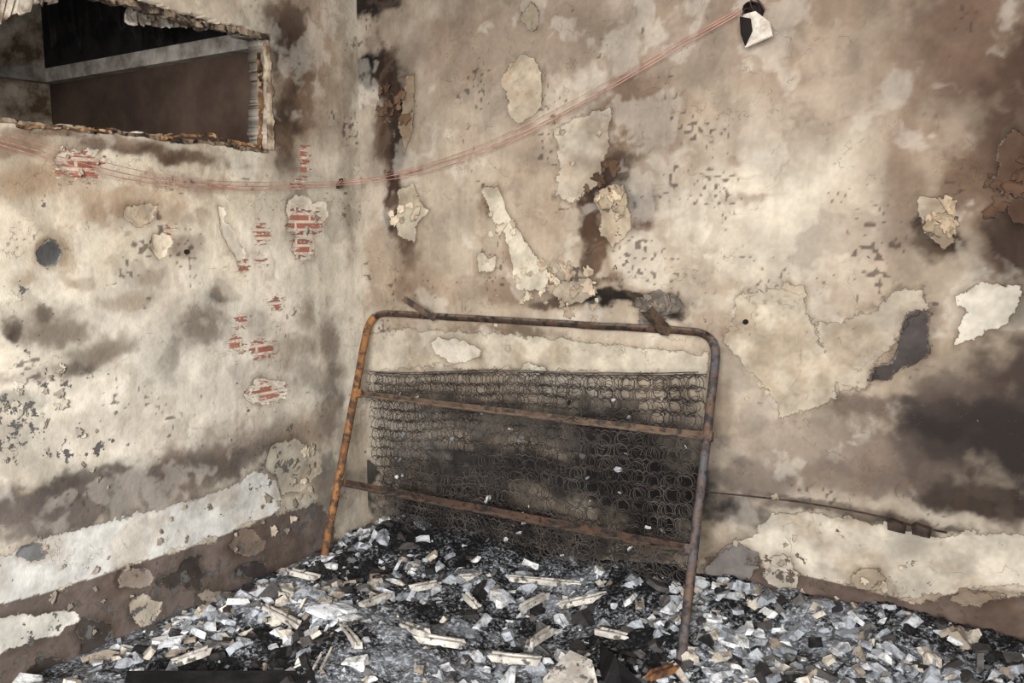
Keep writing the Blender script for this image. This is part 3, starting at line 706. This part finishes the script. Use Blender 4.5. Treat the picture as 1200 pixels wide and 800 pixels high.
quadsheet('hanging_cover',[back(872,18,-.04),back(886,14,-.05),back(903,27,-.07),back(906,42,-.09),back(888,50,-.10),back(874,56,-.09),back(870,38,-.06)],m_white,jb)
quadsheet('cover_scorched_half',[back(868,20,-.05),back(880,22,-.075),back(882,36,-.085),back(874,54,-.095),back(869,40,-.07)],m_black,jb)
curve('box_wires',[[back(884,14,-.02),back(876,2,-.05),back(888,-4,-.06),back(896,12,-.05)],[back(880,12,-.02),back(872,6,-.06),back(870,18,-.06)]],.003,m_wire2,jb)
# ------------------------------------------------------------------ burnt wall socket + conduit
so_=empty('burnt_wall_socket')
m_soc=simple('melted_socket',(34,28,26),(66,54,48),14)
P=back(1062,617)
for i,dx in enumerate((-.06,.02)):
    x0,x1,z0,z1=P.x+dx,P.x+dx+.058,P.z-.022,P.z+.022
    o=[(x0,z0),(x1,z0-.004),(x1+.004,z1-.008),(x0+.01,z1+.003),(x0-.004,z1-.01)]
    vs=[Vector((a_,-.001,b_)) for a_,b_ in o]+[Vector((a_+(P.x+dx+.03-a_)*.15,-.014,b_+(P.z-b_)*.15)) for a_,b_ in o]+[Vector((a_+(P.x+dx+.03-a_)*.4,-.008,b_+(P.z-b_)*.4)) for a_,b_ in o]
    k=5; fs=[(s_*k+j,s_*k+(j+1)%k,(s_+1)*k+(j+1)%k,(s_+1)*k+j) for s_ in range(2) for j in range(k)]+[tuple(range(10,15))]
    mesh_ob('socket_cup_%d'%i,vs,fs,m_soc,so_)
curve('surface_cable',[back(826,576,-.001),back(900,583,-.002),back(960,591,-.001),back(1030,604,-.003),back(1060,614,-.006),back(1110,624,-.002)],.0035,m_soc,so_)
for nm,px,py in (('nail_hole_plug',874,377),('nail_hole_plug',218,295)):
    P=back(px,py) if px>430 else left(px,py); nx=Vector((0,-1,0)) if px>430 else Vector((1,0,0))
    curve(nm,[P-nx*.01,P+nx*.008],.010,m_black,poly=True)
m_sheet=simple('charred_sheet',(14,13,15),(34,32,34),9)
v0=flr(150,792,.13);v1=flr(368,792,.13);v2=flr(372,830,.12);v3=flr(140,832,.12)
quadsheet('charred_board',[v0,v1,v2,v3],m_sheet,None,.02)
quadsheet('charred_cloth',[flr(704,752,.12),flr(722,770,.2),flr(752,800,.12),flr(735,830,.1),flr(704,810,.1)],m_sheet,None,.006)
quadsheet('plaster_slab',[flr(636,800,.13),flr(668,766,.18),flr(694,778,.17),flr(702,812,.12),flr(650,830,.11)],m_bat,None,.018)
quadsheet('plaster_slab',[flr(815,700,.14),flr(835,697,.2),flr(860,712,.18),flr(842,722,.14)],m_bat,None,.014)
batten('broken_wood_piece',762,795,792,785,w=.03,z=.13,mat=m_r1,parent=None)
# ------------------------------------------------------------------ light
w=bpy.data.worlds.new('daylight'); sc.world=w; w.use_nodes=True
w.node_tree.nodes['Background'].inputs[0].default_value=(.90,.95,1.0,1); w.node_tree.nodes['Background'].inputs[1].default_value=.98
def area(name,loc,tgt,sx,sy,en,col,spread=180):
    l=bpy.data.lights.new(name,'AREA'); l.shape='RECTANGLE'; l.size=sx; l.size_y=sy; l.energy=en; l.color=col; l.spread=math.radians(spread)
    o=bpy.data.objects.new(name,l); sc.collection.objects.link(o); o.location=loc
    o.rotation_euler=(Vector(tgt)-Vector(loc)).to_track_quat('-Z','Y').to_euler(); return o
area('window_daylight',(3.4,-4.8,1.9),(.0,-.5,.6),1.8,1.5,268,(1,.975,.94),130)
